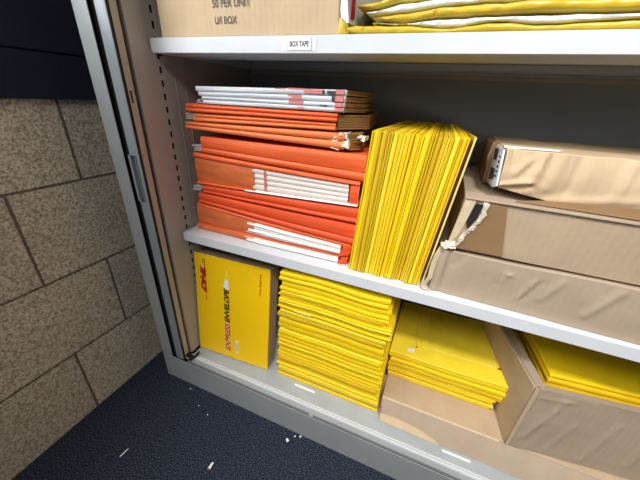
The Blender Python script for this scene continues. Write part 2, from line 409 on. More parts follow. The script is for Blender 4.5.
# ------------------------------------------------------------------ cardboard box on the upper shelf
b = empty('cardboard_box', (118, 86, ZT), 'tan cardboard box printed 50 PER UNIT on the upper shelf', 'box')
mb = MB(); mb.block([(116, 86, ZT), (506, 86, ZT), (116, 430, ZT), (506, 430, ZT), (118, 87, 1270), (504, 87, 1270), (118, 430, 1270), (504, 430, 1270)], (14, 8, 8), 1.5, .012, 3)
mb.build('carton_body', 'card2', b, bevel=2.5, smooth=35)
text('lettering', '50 PER UNIT', 'greyink', b, lambda u, v: (254 + u, 84.6, 1023 + v), 83, 12.5, bold=.01)
text('lettering', 'U/I BOX', 'greyink', b, lambda u, v: (257 + u, 84.6, 998 + v), 50, 12, bold=.01)

# ------------------------------------------------------------------ plastic mailers on the upper shelf
def table(tab, x):
    if x <= tab[0][0]: return tab[0][1]
    for (xa, a), (xb, b_) in zip(tab, tab[1:]):
        if x <= xb:
            q = (x - xa) / (xb - xa); q = q * q * (3 - 2 * q); return a + (b_ - a) * q
    return tab[-1][1]
TABS = []
def mailer(x0, x1, y0, y1, tab, seed, mat, label, pin=.03, amp=4.):
    """a flat plastic bag of goods lying on the ones before it; tab: thickness along the shelf"""
    below = list(TABS); TABS.append(tab)
    nu, nv = 110, 11
    us = [i / (nu - 1) for i in range(nu)]; vs = [0, .006, .015, .035, .08, .18, .35, .6, .85, .96, 1]
    us = [u * u * .45 + u * .55 for u in us]
    def pr(v): return min(1, (max(0, min(v, 1 - v)) / .035)) ** .5 * .6 + .4
    def pe(u): return min(1, (min(u, 1 - u) / pin)) ** .6 * .8 + .2
    def nz(u, v, q): return noise.noise(Vector((u * 14 + seed, v * 3 + q, seed * 1.3))) + .5 * noise.noise(Vector((u * 45, v * 5 + q, seed * 2.1)))
    def pt(i, j, side):
        u, v = us[i], vs[j]; x = x0 + (x1 - x0) * u
        base = ZT + .4 + sum(table(t_, x) + .3 for t_ in below); t = table(tab, x); f = pr(v) * pe(u)
        z = base + t / 2 + side * t / 2 * f
        if side > 0: z -= .14 * t * abs(nz(u, v * 6, 2))
        return (x, y0 + (y1 - y0) * v + nz(u, 0, 9) * amp * (1 - v) + 2.5 * noise.noise(Vector((u * 60, j * .8 + side, seed))) * (j < 3), z)
    mb = MB(); mb.sheet(us, vs, lambda i, j: pt(i, j, 1), lambda i, j: pt(i, j, -1))
    return tag(mb.build('plastic_mailer', mat, origin=(x0, y0, ZT), smooth=70), label, 'bag', 'plastic mailers on the upper shelf')
g = 'plastic mailers on the upper shelf'
m0 = mailer(509, 1400, 86, 420, [(509, 14), (560, 14), (606, 12), (675, 6.5), (740, 13.5), (790, 9), (900, 12), (1050, 8), (1400, 9)], 1, 'ypoly', 'yellow plastic mailer lying flat at the bottom of the bag pile')
mb = MB(); mb.block([(505, 83, 979), (521, 82, 979), (507, 86, 979), (524, 86, 979), (506, 83, 1001), (513, 82, 993), (508, 86.5, 1001), (522, 86.5, 992)], (6, 2, 6), 1.5, .06, 6); mb.build('folded_corner', 'ypoly', m0, smooth=60)
mailer(560, 1400, 91, 420, [(560, 2), (606, 2), (675, 13), (740, 6.5), (790, 12), (900, 7), (1050, 12), (1400, 9)], 2, 'wpoly', 'thin white plastic mailer squeezed between two yellow ones', .04)
mailer(562, 1400, 88, 420, [(562, 9), (606, 13), (675, 14), (740, 15), (790, 16), (1400, 16)], 3, 'ypoly', 'plump yellow plastic mailer above the thin white one', .05, 6)
mailer(548, 1400, 92, 420, [(548, 8), (600, 13), (700, 10), (800, 14), (1400, 13)], 4, 'wpoly', 'white plastic mailer on top of the plump yellow one', .06, 7)
mailer(530, 1400, 96, 420, [(530, 12), (700, 18), (1400, 18)], 5, 'ypoly', 'uppermost yellow plastic mailer of the bag pile', .06, 7)
t = empty('plastic_mailer', (508, 92, 994), 'white plastic bag with red print standing at the pile end beside the box', 'bag', g)
mb = MB(); mb.block([(507.5, 90, 994), (520, 87, 994), (509, 300, 994), (556, 300, 994), (507.5, 92, 1070), (521, 89, 1070), (509, 300, 1070), (556, 300, 1070)], (5, 10, 8), 5, .03, 4)
mb.build('bag_film', 'wpoly', t, smooth=60)
mb = MB(); mb.slab([(522.6, 92, 1000), (525, 104, 1002), (525, 104, 1050), (522.6, 92, 1050)], (.8, -.2, 0)); mb.build('red_print', 'red', t)

# ------------------------------------------------------------------ yellow envelopes
YM = ['yellow', 'yellow2', 'yellow', 'yellow3', 'yellow', 'yellow4', 'yellow']
def slice_env(name, us, vs, w0, w1, mapf, mat, rnd, taper=.5, jit=1.4, origin=None):
    """one padded envelope of a pile: w0(u,v)..w1(u,v) along the pile's axis; mapf(u,v,w)->point. Edges pinch to a seam."""
    nu, nv = len(us), len(vs)
    ph = rnd.random() * 50
    def edge(i, j):
        e = 1.
        if j == 0 or j == nv - 1 or i == 0 or i == nu - 1: e = taper
        elif j == 1 or j == nv - 2 or i == 1 or i == nu - 2: e = .96
        return e
    def P(i, j, side):
        u, v = us[i], vs[j]
        a, b = w0(u, v), w1(u, v)
        m, h = (a + b) / 2, (b - a) / 2 * edge(i, j) * .92
        dv = jit * noise.noise(Vector((u * .02, ph, 0))) if j < 2 else 0
        du = jit * noise.noise(Vector((v * .03, ph, 7))) if (i < 2 or i >= nu - 2) else 0
        return mapf(u + du, v + dv, m + side * h)
    mb = MB(); mb.sheet(us, vs, lambda i, j: P(i, j, 1), lambda i, j: P(i, j, -1))
    return mb.build(name, mat, origin=origin, smooth=50)

def grid(a, b, n, e):
    r = [a, a + e * .35, a + e] + [a + e + (b - a - 2 * e) * k / n for k in range(1, n)] + [b - e, b - e * .35, b]
    return r

class Pile:
    """adds up thickness layers, each wavy along its length, so that nothing overlaps"""
    def __init__(s, total, n, seed, wav=.35, var=.5, ends=None):
        s.r = random.Random(seed); raw = [1 + var * (s.r.random() - .5) * 2 for _ in range(n)]
        k = total / sum(raw); s.t = [q * k for q in raw]; s.n = n
        s.par = [(s.r.uniform(-wav, wav), s.r.uniform(0, 6.28), s.r.uniform(.6, 1.6), s.r.uniform(-wav, wav), s.r.uniform(0, 6.28)) for _ in range(n)]
        s.scale = [1] * n
    def level(s, k, u, v=0):
        z = 0
        for i in range(k):
            a, p, f, b, q = s.par[i]
            z += s.t[i] * (1 + a * math.sin(f * u * 2 * PI + p) + b * .5 * math.sin(v * 3 + q))
        return z

# tall lying stack beside the express pack
N1 = 32
pile = Pile(388, N1, 11, wav=.07, var=.65)
rnd = random.Random(5)
for k in range(N1):
    f = k / (N1 - 1)
    sx = rnd.uniform(-4.5, 4.5) + 15 * f; sy = rnd.uniform(-3, 3)
    wid = 312 - 31 * f + rnd.uniform(-5, 5) + (8 if .62 < f < .8 else 0)
    x0 = 375 + sx; x1 = x0 + wid; y0 = 87 + sy; y1 = 332 + sy
    us = grid(x0, x1, 22, 4); vs = grid(y0, y1, 5, 4)
    L = lambda kk: (lambda u, v: ZB + .3 + pile.level(kk, (u - 375) / 312, (v - 87) / 245))
    o = slice_env('padded_envelope', us, vs, L(k), L(k + 1), lambda u, v, w: (u, v, w), YM[(k * 5 + k // 3) % 7], rnd, taper=rnd.choice((.5, .6, .75)), origin=(x0, y0, ZB + .3 + pile.level(k, .5)))
    lab = ('yellow padded envelope at the very bottom of the tall lying stack' if k == 0 else
           'yellow padded envelope on top of the tall lying stack, under the middle shelf' if k == N1 - 1 else
           'yellow padded envelope, %s from the bottom of the tall lying stack' % ORD[k + 1])
    tag(o, lab, 'envelope', 'yellow envelopes in the tall lying stack')
    if k == 21:
        mb = MB(); zz = ZB + .3 + pile.level(k, .18) + pile.t[k] * .5
        mb.box(432, 480, y0 - 1.2, y0 + 2, zz - 1.5, zz + 1.5); p = mb.build('pale_sticker', 'yedge', o)

# flattened carton and the low stack on it
fc = empty('cardboard_carton', (692, 98, ZB), 'flattened brown carton with a torn front flap under the low envelope stack', 'box')
ZC = 150
mb = MB(); mb.block([(692, 108, ZB + .2), (1330, 108, ZB + .2), (697, 440, ZB + .2), (1330, 440, ZB + .2), (697, 106, ZC), (1330, 106, ZC), (702, 440, ZC), (1330, 440, ZC)], (20, 8, 5), 1.2, .02, 8)
mb.build('carton_body', 'card', fc, bevel=1.5, smooth=40)
mb = MB()   # front flap bent down onto the shelf
fl = []
pts = [(0, 699, 104, 150, 705, 72.5, 98.6)] + [(0, 699 + 631 * q / 12, 104, 150.3, 705 + 625 * q / 12, 72.5 - 8 * q / 12 + 1.2 * math.sin(q * 1.7), 98.6) for q in range(1, 13)]
nP = len(pts)
rows = 5
def flap_pt(q, r):
    _, xa, ya, za, xb, yb, zb = q
    s_ = r / (rows - 1); bulge = math.sin(s_ * PI) * 2
    return (xa + (xb - xa) * s_, ya + (yb - ya) * s_ - bulge, za + (zb - za) * s_ + bulge * .6)
mb.sheet(list(range(nP)), list(range(rows)), lambda i, j: flap_pt(pts[i], j), lambda i, j: tuple(Vector(flap_pt(pts[i], j)) + Vector((0, 2.5, -1.2))))
mb.build('front_flap', 'card3', fc, smooth=50)  # darker card than the body: the front's shade is put into its colour
mb = MB()
tl = [(702, 17), (735, 18.5), (772, 18), (795, 16), (815, 13.5), (838, 8), (858, 2.5)]
low = [(x, 71.5 - i * .3, 98.2) for i, (x, h_) in enumerate(tl)]
top = [(x + (2 if i % 2 else -1), 71.5 - i * .3 + h_ * .62, 98.2 + h_) for i, (x, h_) in enumerate(tl)]
mb.sheet(list(range(7)), [0, 1], lambda i, j: (Vector(low[i]) if j == 0 else Vector(top[i])) + Vector((0, -2.6, 1.6)), lambda i, j: (Vector(low[i]) if j == 0 else Vector(top[i])) + Vector((0, -.6, 0)))
tag(mb.build('torn_strip', 'card2', fc), 'pale torn lower strip')
mb = MB(); mb.slab([(690, 112, 98), (699, 80, 98), (698, 104, 149.5), (698, 180, 150), (689, 190, 140)], (2, 0, 1)); tag(mb.build('end_flap', 'card', fc), 'bent end flap')
mb = MB(); mb.extrude_x([(102.6, 149.8), (104, 152.4), (106.5, 151.6)], 699, 985); tag(mb.build('crease', 'cut', fc), 'pale worn crease')

N2 = 10
pile2 = Pile(104, N2, 4, wav=.08, var=.5)
rnd = random.Random(9)
top_env = None
for k in range(N2):
    f = k / (N2 - 1)
    x0 = 697 - 5 * f + rnd.uniform(-3, 3); x1 = (972 if k < 5 else 990) + rnd.uniform(-6, 6) - 4 * f; y0 = 186 - 16 * f + rnd.uniform(-3, 3); y1 = 420 + rnd.uniform(-3, 3)
    us = grid(x0, x1, 20, 4); vs = grid(y0, y1, 6, 4)
    L = lambda kk: (lambda u, v: ZC + 1.6 + pile2.level(kk, (u - 692) / 300, (v - 186) / 235) + 6 * max(0, (u - 692) / 300) * kk / N2)
    def skew(u, v, w, f=f): return (u + (v - 186) * .02, v, w)
    lab = ('yellow padded envelope with pale outline on top of the low stack' if k == N2 - 1 else
           'yellow padded envelope at the bottom of the low stack, resting on the brown carton' if k == 0 else
           'yellow padded envelope, %s from the top of the low stack on the carton' % ORD[N2 - k])
    o = slice_env('padded_envelope', us, vs, L(k), L(k + 1), skew, ['yellow', 'yellow3', 'yellow', 'yellow'][k % 4], rnd, taper=.7, origin=(x0, y0, ZC + 1.6 + pile2.level(k, .5)))
    tag(o, lab, 'envelope', 'yellow envelopes in the low stack')
    top_env = (o, L(k + 1))
o, LT = top_env
def on_top(x, y, d=.5): return (x, y, LT(x, y) + d)
def line_on(mb, x0, y0, x1, y1, w=1.4, d=.5, n=10):
    a = Vector((x0, y0)); b_ = Vector((x1, y1)); nn = (b_ - a).normalized(); pp = Vector((-nn.y, nn.x)) * w / 2
    for i in range(n):
        p = a.lerp(b_, i / n); q = a.lerp(b_, (i + 1) / n)
        mb.add([on_top(*(p - pp), d), on_top(*(q - pp), d), on_top(*(q + pp), d), on_top(*(p + pp), d)], [(0, 1, 2, 3)])
mb = MB(); line_on(mb, 779, 400, 782, 227); line_on(mb, 782, 227, 961, 226); line_on(mb, 961, 226, 962, 400); mb.build('printed_outline', 'yedge', o)
mb = MB(); line_on(mb, 749, 400, 757, 215, .9); mb.build('printed_line', 'yellow4', o)
mb = MB(); line_on(mb, 790, 400, 792, 330, .9); mb.build('printed_line', 'yellow4', o)
mb = MB(); mb.add([on_top(734, 187), on_top(753, 191), on_top(755, 205), on_top(737, 201)], [(0, 1, 2, 3)]); mb.build('paper_tag', 'white', o)
mb = MB(); mb.add([on_top(757, 212), on_top(761, 212), on_top(761, 218), on_top(757, 218)], [(0, 1, 2, 3)]); mb.build('printed_mark', 'red', o)
mb = MB()
mb.add([on_top(962, 222), on_top(980, 224), on_top(980, 230), on_top(972, 232)], [(0, 1, 2, 3)]); mb.build('printed_mark', 'red', o)

# open carton holding yellow envelopes
ang = math.radians(7)
oc = empty('open_carton', (997, 101, ZC + 2.4), 'open brown carton filled with yellow envelopes, standing on the flattened carton', 'box', rot=(0, 0, ang), local=True)
mb = MB(); th = 5; bw, bd, bh = 330, 285, 201
def wallq(x0, x1, y0, y1, z0, z1, seed, n): mb.block([(x0, y0, z0), (x1, y0, z0), (x0, y1, z0), (x1, y1, z0), (x0, y0, z1), (x1, y0, z1), (x0, y1, z1), (x1, y1, z1)], n, 2.2, .012, seed)
mb.block([(0, 0, 0), (bw, 0, 0), (0, th, 0), (bw, th, 0), (0, 0, bh), (bw, 0, bh), (0, th, bh), (bw, th, bh)], (60, 1, 40), 1.6, .012, 2,
    push=ridges([(22, 40, 55, 150, 2.2, 4), (55, 150, 60, 186, 2.2, 4), (80, 20, 100, 120, 2, 4), (14, 178, 75, 186, 1.8, 4), (40, 30, 48, 90, -2, 6), (150, 20, 170, 150, 2, 5), (230, 40, 236, 150, 2, 5)])); wallq(0, bw, bd - th, bd, 0, bh, 3, (10, 1, 6)); wallq(bw - th, bw, th, bd - th, 0, bh, 5, (1, 10, 6))
mb2 = MB(); mb2.block([(0, th, 0), (th, th, 0), (0, bd - th, 0), (th, bd - th, 0), (-1, th, bh), (th - 1, th, bh), (-34, bd - th, bh), (-29, bd - th, bh)], (1, 12, 8), 1.4, .012, 6)
mb.box(th, bw - th, th, bd - th, 0, 4)
tag(mb2.build('side_wall', 'card', oc, smooth=40, local=True, bevel=1.2), 'side wall painted lighter as if lit')  # lighter card here puts the light from the left into the colour
mb.build('carton_body', 'card3', oc, smooth=40, local=True, bevel=1.2)
mb = MB(); mb.slab([(1, 6, bh), (22, 8, bh - 1), (0, bd - 8, bh - 4), (-30, bd - 6, bh)], (0, 0, 2.4)); mb.build('side_flap', 'card3', oc, local=True)
mb = MB(); mb.slab([(2, -.5, bh), (bw - 2, -.5, bh), (bw - 4, 15, bh - 2), (20, 15, bh - 2)], (0, 0, 2.6)); mb.build('front_flap', 'card3', oc, local=True)
mb = MB(); mb.slab([(-1.2, -1.4, 2), (5, -2.2, 2), (6, -2, bh - 2), (-1.5, -1.4, bh)], (0, 1, 0)); mb.build('worn_corner', 'card', oc, local=True)
N3 = 14
ca, sa = math.cos(ang), math.sin(ang)
def oc_map(u, v, w): return (997 + ca * u - sa * v, 101 + sa * u + ca * v, ZC + 2.4 + w)
pile3 = Pile(184, N3, 21, wav=.12, var=.3)
rnd = random.Random(31)
for k in range(N3):
    f = k / (N3 - 1)
    s_ = max(0, f - .15) / .85
    x0 = 10 + 46 * s_ + rnd.uniform(-1, 1); y0 = 20 + 44 * s_ + rnd.uniform(-1, 1)
    us = grid(x0, min(x0 + 262, bw - 8), 14, 6); vs = grid(y0, min(y0 + 222, bd - 8), 6, 7)
    L = lambda kk: (lambda u, v: 4.6 + pile3.level(kk, u / 300, v / 250))
    lab = ('topmost yellow padded envelope inside the open carton' if k == N3 - 1 else 'lowest yellow padded envelope inside the open carton' if k == 0 else
           'yellow padded envelope, %s from the top inside the open carton' % ORD[N3 - k])
    o = slice_env('padded_envelope', us, vs, L(k), L(k + 1), oc_map, YM[(k * 3) % 7], rnd, taper=.45, origin=oc_map(x0, y0, 4 + pile3.level(k, .5)))
    tag(o, lab, 'envelope', 'yellow envelopes inside the open carton')

# upright row on the middle shelf
N4 = 25
pile4 = Pile(157, N4, 14, wav=.04, var=.7)
rnd = random.Random(77)
def up_map(u, v, w):
    """u: height above shelf, v: depth 0..235, w: position along the row"""
    d = v / 235; s_ = u / 308
    x = 562 + (w * (1 + .07 * s_)) * (1 - .30 * d * (.35 + .65 * s_)) + 17 * s_ + (34 * d) * (.3 + .7 * s_)
    return (x, 100 + v, ZM + 1 + u + 9 * d)
for k in range(N4):
    if k == N4 - 1: ht = 305
    else: ht = 304 + rnd.uniform(-1.2, 1.6) + (3 if 13 < k < 16 else 0)
    y0 = rnd.uniform(-1, 2.5) + (5 if 15 < k < 19 else 0) + (3 if k > 21 else 0)
    us = grid(rnd.uniform(0, 1.5), ht, 14, 4); vs = grid(y0, 232 + rnd.uniform(-4, 4), 7, 4)
    L = lambda kk: (lambda u, v: pile4.level(kk, u / 600, v / 500))
    lab = ('first yellow envelope of the upright row, next to the orange folders' if k == 0 else 'last upright yellow envelope before the brown boxes, leaning with a pale edge' if k == N4 - 1 else
           'yellow padded envelope, %s of the upright row counted from the orange folders' % ORD[k + 1])
    o = slice_env('padded_envelope', us, vs, L(k), L(k + 1), up_map, ['yellow', 'yellow2', 'yellow4', 'yellow', 'yellow2', 'yellow3', 'yellow4'][(k * 3 + k // 4) % 7], rnd, taper=rnd.choice((.5, .65, .8)), jit=2, origin=up_map(0, y0, pile4.level(k, 0)))
    tag(o, lab, 'envelope', 'yellow envelopes standing on the middle shelf')
# the outermost sheet leans away from the row
o = MB()
def lean(u, v, w): return (724.5 + 28 * u / 308 + w - v * (.028 + .055 * u / 308), 112 + v, ZM + 1 + u)
us = grid(0, 308, 8, 6); vs = grid(0, 225, 5, 6)
oo = slice_env('padded_envelope', us, vs, lambda u, v: 0, lambda u, v: 2.6, lean, 'yellow4', random.Random(3), origin=(723, 118, ZM + 1))  # olive colour carries the shade on the face seen through the gap
mb = MB(); mb.slab([(724.2, 111, ZM + 2), (727.4, 111, ZM + 2), (755.2, 111, ZM + 308), (752, 111, ZM + 308)], (0, 1.4, 0)); tag(mb.build('sealed_edge', 'yedge', oo), 'pale sealed edge')
tag(oo, 'thin pale-edged envelope leaning away from the upright row towards the brown boxes', 'envelope', 'yellow envelopes standing on the middle shelf')

# ------------------------------------------------------------------ yellow express envelope pack
ep = empty('envelope_pack', (87.5, 68, ZB + 5), 'yellow express envelope pack with red logo leaning by the slotted side panel', 'box', rot=(math.radians(-6.2), 0, math.radians(3.2)), local=True)
PW, PH = 255, 352
mb = MB(); mb.block([(2, 3, 0), (PW - 2, 3, 0), (6, 46, 0), (PW, 46, 0), (1, 3, PH - 6), (PW - 2, 3, PH - 6), (6, 46, PH - 6), (PW + 4, 46, PH - 6)], (10, 3, 12), 1.2, .015, 9)
mb.build('carton_body', 'card3', ep, local=True, smooth=40)
mb = MB(); mb.block([(0, 0, 0), (PW, 0, 0), (0, 2.5, 0), (PW, 2.5, 0), (0, 0, PH), (PW, 0, PH), (0, 2.5, PH), (PW, 2.5, PH)], (12, 1, 16), 1., .008, 12)
fr = mb.build('printed_front', 'pack', ep, local=True, smooth=40, bevel=.6)
def ep_text(name, body, mat, x_top, z0, length, height, shear=0, bold=0, extra=None):
    # lettering runs up the panel, tops of the letters to the left
    return text(name, body, mat, fr, lambda u, v: (x_top + height - v, -1.3, z0 + u), length, height, shear, bold, extra)
def logo_lines(mb):
    mb.box(36, 38.2, -1.4, -1.2, 196, 214); mb.box(36, 38.2, -1.4, -1.2, 316, 338); mb.box(31, 33, -1.4, -1.2, 322, 338)
ep_text('logo', 'DHL', 'red', 20.5, 220, 94, 20, .5, .075, logo_lines)
ep_text('lettering', 'EXPRESS', 'ered', 102, 26, 108, 18, .3, .04)
mb = MB()
mb.slab([(102, -1.1, 28), (119, -1.1, 28), (119, -1.1, 134), (102, -1.1, 134)], (0, .3, 0)); mb.build('white_streak', 'yedge', fr, local=True)
mb = MB(); mb.slab([(101, -1.1, 258), (121, -1.1, 254), (119, -1.1, 284), (108, -1.1, 290)], (0, .3, 0)); mb.build('white_streak', 'white', fr, local=True)
mb = MB(); mb.slab([(107, -1.1, 289), (119, -1.1, 283), (117, -1.1, 316), (112, -1.1, 318)], (0, .3, 0)); mb.build('white_streak', 'yellow3', fr, local=True)
ep_text('lettering', 'ENVELOPE', 'ink', 102, 134, 122, 18, .3, .04)
ep_text('lettering', 'DHL Express', 'red', 222, 262, 70, 8, .1, .02)
mb = MB(); mb.box(139, 151, -1.6, -.8, 26, 76); st = mb.build('barcode_sticker', 'yedge', fr, local=True)
mb = MB(); mb.box(142, 148, -1.9, -1.6, 36, 66); mb.build('barcode', 'clip', st, local=True)

# ------------------------------------------------------------------ orange and white folders on the middle shelf
GF = 'folders in the orange and white stack'
def folder(label, x0, x1, zl0, zl1, zr0, zr1, mat, seed, bow=3., depth=238, y0=120, kind='spine', lips=True):
    """a stuffed folder: its front face spans (x0: zl0..zl1) to (x1: zr0..zr1)"""
    rnd = random.Random(seed)
    r = empty('file_folder', ((x0 + x1) / 2, y0, (zl0 + zr0) / 2), label, 'folder', GF)
    nu = 26; us = [i / (nu - 1) for i in range(nu)]
    def zz(u, lo, x=None):
        a = (zl0, zl1)[lo]; b_ = (zr0, zr1)[lo]
        return a + (b_ - a) * u
    ph = rnd.random() * 30
    def yf(u, w):          # front line, bowed and a little wavy
        return y0 + bow * (2 * abs(w - .5)) ** 2.2 - 3 * math.sin(u * PI) + 2.2 * noise.noise(Vector((u * 3, ph, w * .6)))
    def X(u): return x0 + (x1 - x0) * u
    def cover(lo, hi, mt, name, ws, ya=0., yb=None, xa=0., xb=1., in_=0):
        mb = MB(); n = len(ws); vs = [0, .03, .3, .7, 1]
        uu = [xa + (xb - xa) * u for u in us]
        # front strip as a curved section, then straight back
        verts = []
        def P(i, q):
            u = uu[i]; w = lo + (hi - lo) * ws[q]
            z = zz(u, 0) + (zz(u, 1) - zz(u, 0)) * w
            pinch = 1 - .0 * u
            return (X(u), yf(u, ws[q]) + ya, z)
        o = len(mb.v)
        for i in range(nu):
            for q in range(n): mb.v.append(P(i, q))
        for i in range(nu):
            for q in range(n):
                x, y, z = P(i, q); mb.v.append((x - 22 * 0 - (uu[i] > .5) * 14 * (uu[i] - .5) * 2, y0 + (yb or depth), z))
        K = nu * n; q_ = []
        A = lambda i, q: o + i * n + q
        for i in range(nu - 1):
            for q in range(n - 1):
                q_.append((A(i, q), A(i + 1, q), A(i + 1, q + 1), A(i, q + 1))); q_.append((A(i, q) + K, A(i, q + 1) + K, A(i + 1, q + 1) + K, A(i + 1, q) + K))
            q_.append((A(i, 0), A(i, 0) + K, A(i + 1, 0) + K, A(i + 1, 0))); q_.append((A(i, n - 1), A(i + 1, n - 1), A(i + 1, n - 1) + K, A(i, n - 1) + K))
        for q in range(n - 1):
            q_.append((A(0, q), A(0, q + 1), A(0, q + 1) + K, A(0, q) + K)); q_.append((A(nu - 1, q), A(nu - 1, q) + K, A(nu - 1, q + 1) + K, A(nu - 1, q + 1)))
        mb.f += q_; mb.m += [0] * len(q_)
        return mb.build(name, mt, r, smooth=45)
    W5 = [0, .12, .3, .5, .7, .88, 1]
    if kind == 'spine':
        cover(.0, .30, mat, 'lower_cover', W5); cover(.33, .97, mat, 'upper_cover', W5, ya=1.5)
    elif kind == 'white':
        cover(.0, .97, mat, 'cover', W5)
    elif kind == 'slim':
        cover(.0, .46, mat, 'lower_cover', W5); cover(.52, .97, mat, 'upper_cover', W5, ya=rnd.uniform(1, 4))
    elif kind == 'pages':
        cover(0, .05, 'white', 'lower_sheet', [0, .5, 1], ya=-2, xa=.35)
        cover(0, .07, mat, 'lower_cover', [0, .5, 1], xb=.41)
        nb = 4
        for i in range(nb):
            a = .08 + .75 * i / nb; b_ = .08 + .75 * (i + .985) / nb
            cover(a, b_, 'pages', 'page_block', [0, .3, .7, 1], ya=4.5 + .8 * rnd.random(), xa=.40, xb=.945)
        cover(.08, .84, 'sleeve', 'side_sleeve', W5, ya=4, xb=.41)
        cover(.85, 1, mat, 'upper_cover', [0, .3, .7, 1], ya=1)
        mb = MB(); xx = X(.475)
        mb.slab([(xx, yf(.41, .5) + 2.5, zz(.41, 0) + (zz(.41, 1) - zz(.41, 0)) * .1), (xx + 4, yf(.41, .5) + 2.5, zz(.41, 0) + (zz(.41, 1) - zz(.41, 0)) * .1), (xx + 4, yf(.41, .5) + 2.5, zz(.41, 0) + (zz(.41, 1) - zz(.41, 0)) * .8), (xx, yf(.41, .5) + 2.5, zz(.41, 0) + (zz(.41, 1) - zz(.41, 0)) * .8)], (0, 4, 0)); mb.build('band', 'pink', r)
        cover(.06, .84, 'orange2', 'end_tab', W5, ya=3, xa=.955, xb=1.0, yb=60)
    elif kind == 'loose':
        cover(0, .85, 'sleeve', 'side_sleeve', W5, ya=3, xb=.42)
        nb = 4
        for i in range(nb):
            a = .02 + .74 * i / nb; b_ = .02 + .74 * (i + .9) / nb
            cover(a, b_, 'white', 'page_block', [0, .3, .7, 1], ya=2 + rnd.uniform(-4, 3), xa=.36 + .03 * rnd.random(), xb=.95)
        cover(.80, 1, mat, 'upper_cover', [0, .3, .7, 1], ya=6)
        mb = MB(); mb.block([(X(.95), y0 - 4, zr0 + 1), (X(1.0), y0 + 4, zr0 + 1), (X(.95), y0 + 40, zr0 + 1), (X(1.0), y0 + 40, zr0 + 1), (X(.965), y0 - 2, zr1 - 3), (X(1.01), y0 + 2, zr1 - 3), (X(.96), y0 + 40, zr1 - 3), (X(1.), y0 + 40, zr1 - 3)], (6, 4, 6), 6, .06, seed)
        mb.build('curled_corner', 'orange2', r, smooth=60)
    return r

def prongs(par, x0, x1, z0, z1, y=122, seed=0):
    rnd = random.Random(seed); mb = MB(); n = 3
    for i in range(n):
        z = z0 + (z1 - z0) * (i + .2) / n; h = (z1 - z0) / n * .6; dx = rnd.uniform(-3, 4)
        mb.hexa([(x0 + dx, y, z), (x1 + dx, y + 4, z), (x0 + dx, y + 14, z), (x1 + dx, y + 16, z), (x0 + dx + 3, y + 1, z + h), (x1 + dx - 2, y + 5, z + h), (x0 + dx + 3, y + 14, z + h), (x1 + dx - 2, y + 16, z + h)])
    mb.box(x0 + 12, x1 - 4, y + 8, y + 30, z0, z1)
    return mb.build('metal_clip', 'clip', par, bevel=1.2)

def patches(par, spec, y):
    for x0, x1, z0, z1, mi in spec:
        mb = MB(); mb.box(x0, x1, y - 2.8, y + 4, z0, z1); mb.build('printed_patch', ('pink', 'greyink')[mi], par)

fo = folder('bottom orange folder of the stack, its white pages spilling onto the shelf', 108, 553, 529.3, 549, 529.3, 548, 'orange', 1, kind='loose', y0=112)
fo = folder('orange folder with a thin sheaf of white pages, second from the stack bottom', 111, 556, 551, 606, 550, 580, 'orange', 2, kind='loose', y0=114)
fo = folder('smooth red-orange folder just above the two spilling white sheaves', 121, 566, 609, 637, 583, 632, 'orange2', 3, y0=118)
prongs(fo, 100, 128, 640, 655, seed=1)
fo = folder('red-orange folder directly below the thick open block of white pages', 137, 567, 639.5, 659, 636, 672, 'orange2', 4, y0=120)
fo = folder('thick orange folder showing a deep block of white pages edge-on', 121, 562, 661, 742, 676, 729, 'orange', 5, kind='pages', y0=120)
fo = folder('wide orange folder directly above the thick white page block', 148, 570, 745, 784, 732, 786, 'orange', 6, y0=122)
prongs(fo, 120, 150, 746, 762, seed=2)
fo = folder('orange folder with torn white wrapping at one end, two below the white folders', 112, 520, 799, 815, 791, 823, 'orange3', 7, y0=118, kind='slim')
mb = MB()
rt = random.Random(4)
for i in range(11):
    x = 478 + rt.uniform(0, 70); z = 790 + rt.uniform(0, 27); s_ = rt.uniform(9, 20)
    mb.block([(x, 118 + rt.uniform(-5, 20), z), (x + s_, 120, z + rt.uniform(-5, 5)), (x, 150, z), (x + s_, 155, z), (x + 2, 122, z + 5), (x + s_, 126, z + 8), (x, 150, z + 6), (x + s_, 155, z + 7)], (3, 3, 2), 5, .08, i)
tag(mb.build('torn_wrapping', 'ply', fo, smooth=60), 'crumpled torn white wrapping')
mb = MB()
for i in range(7):
    z = 789 + i * 4.8; mb.slab([(528, 130, z), (548 - i % 3 * 3, 150, z + 1), (528 - i, 340, z + 3), (500, 340, z + 3)], (0, 0, 3.6))
mb.build('inner_sheets', 'manila', fo)
fo = folder('light orange folder with pale streaks, just under the topmost orange one', 140, 500, 818, 836, 826, 840.5, 'orange3', 8, y0=118, kind='slim')
prongs(fo, 112, 142, 820, 835, seed=3)
fo = folder('topmost orange folder, lying right under the white folders', 121, 503, 838, 856, 842, 857.5, 'orange', 9, y0=116, kind='slim')
mb = MB()
for i in range(6):
    z = 828 + i * 4.6; mb.slab([(504, 122, z), (552, 190, z), (538, 340, z + 2), (504, 340, z + 2)], (0, 0, 3.9))
mb.build('inner_sheets', 'manila', fo)
WL = [(175, 858, 866, 859.5, 868), (173, 866.5, 873, 868.5, 877), (164, 873.5, 882, 877.5, 888), (158, 883, 893, 888.5, 899)]
WN = ['lowest white folder, touching the orange ones', 'white folder second from the bottom of the white ones', 'white folder just below the topmost one, with faded red print', 'topmost white folder with faded red print patches']
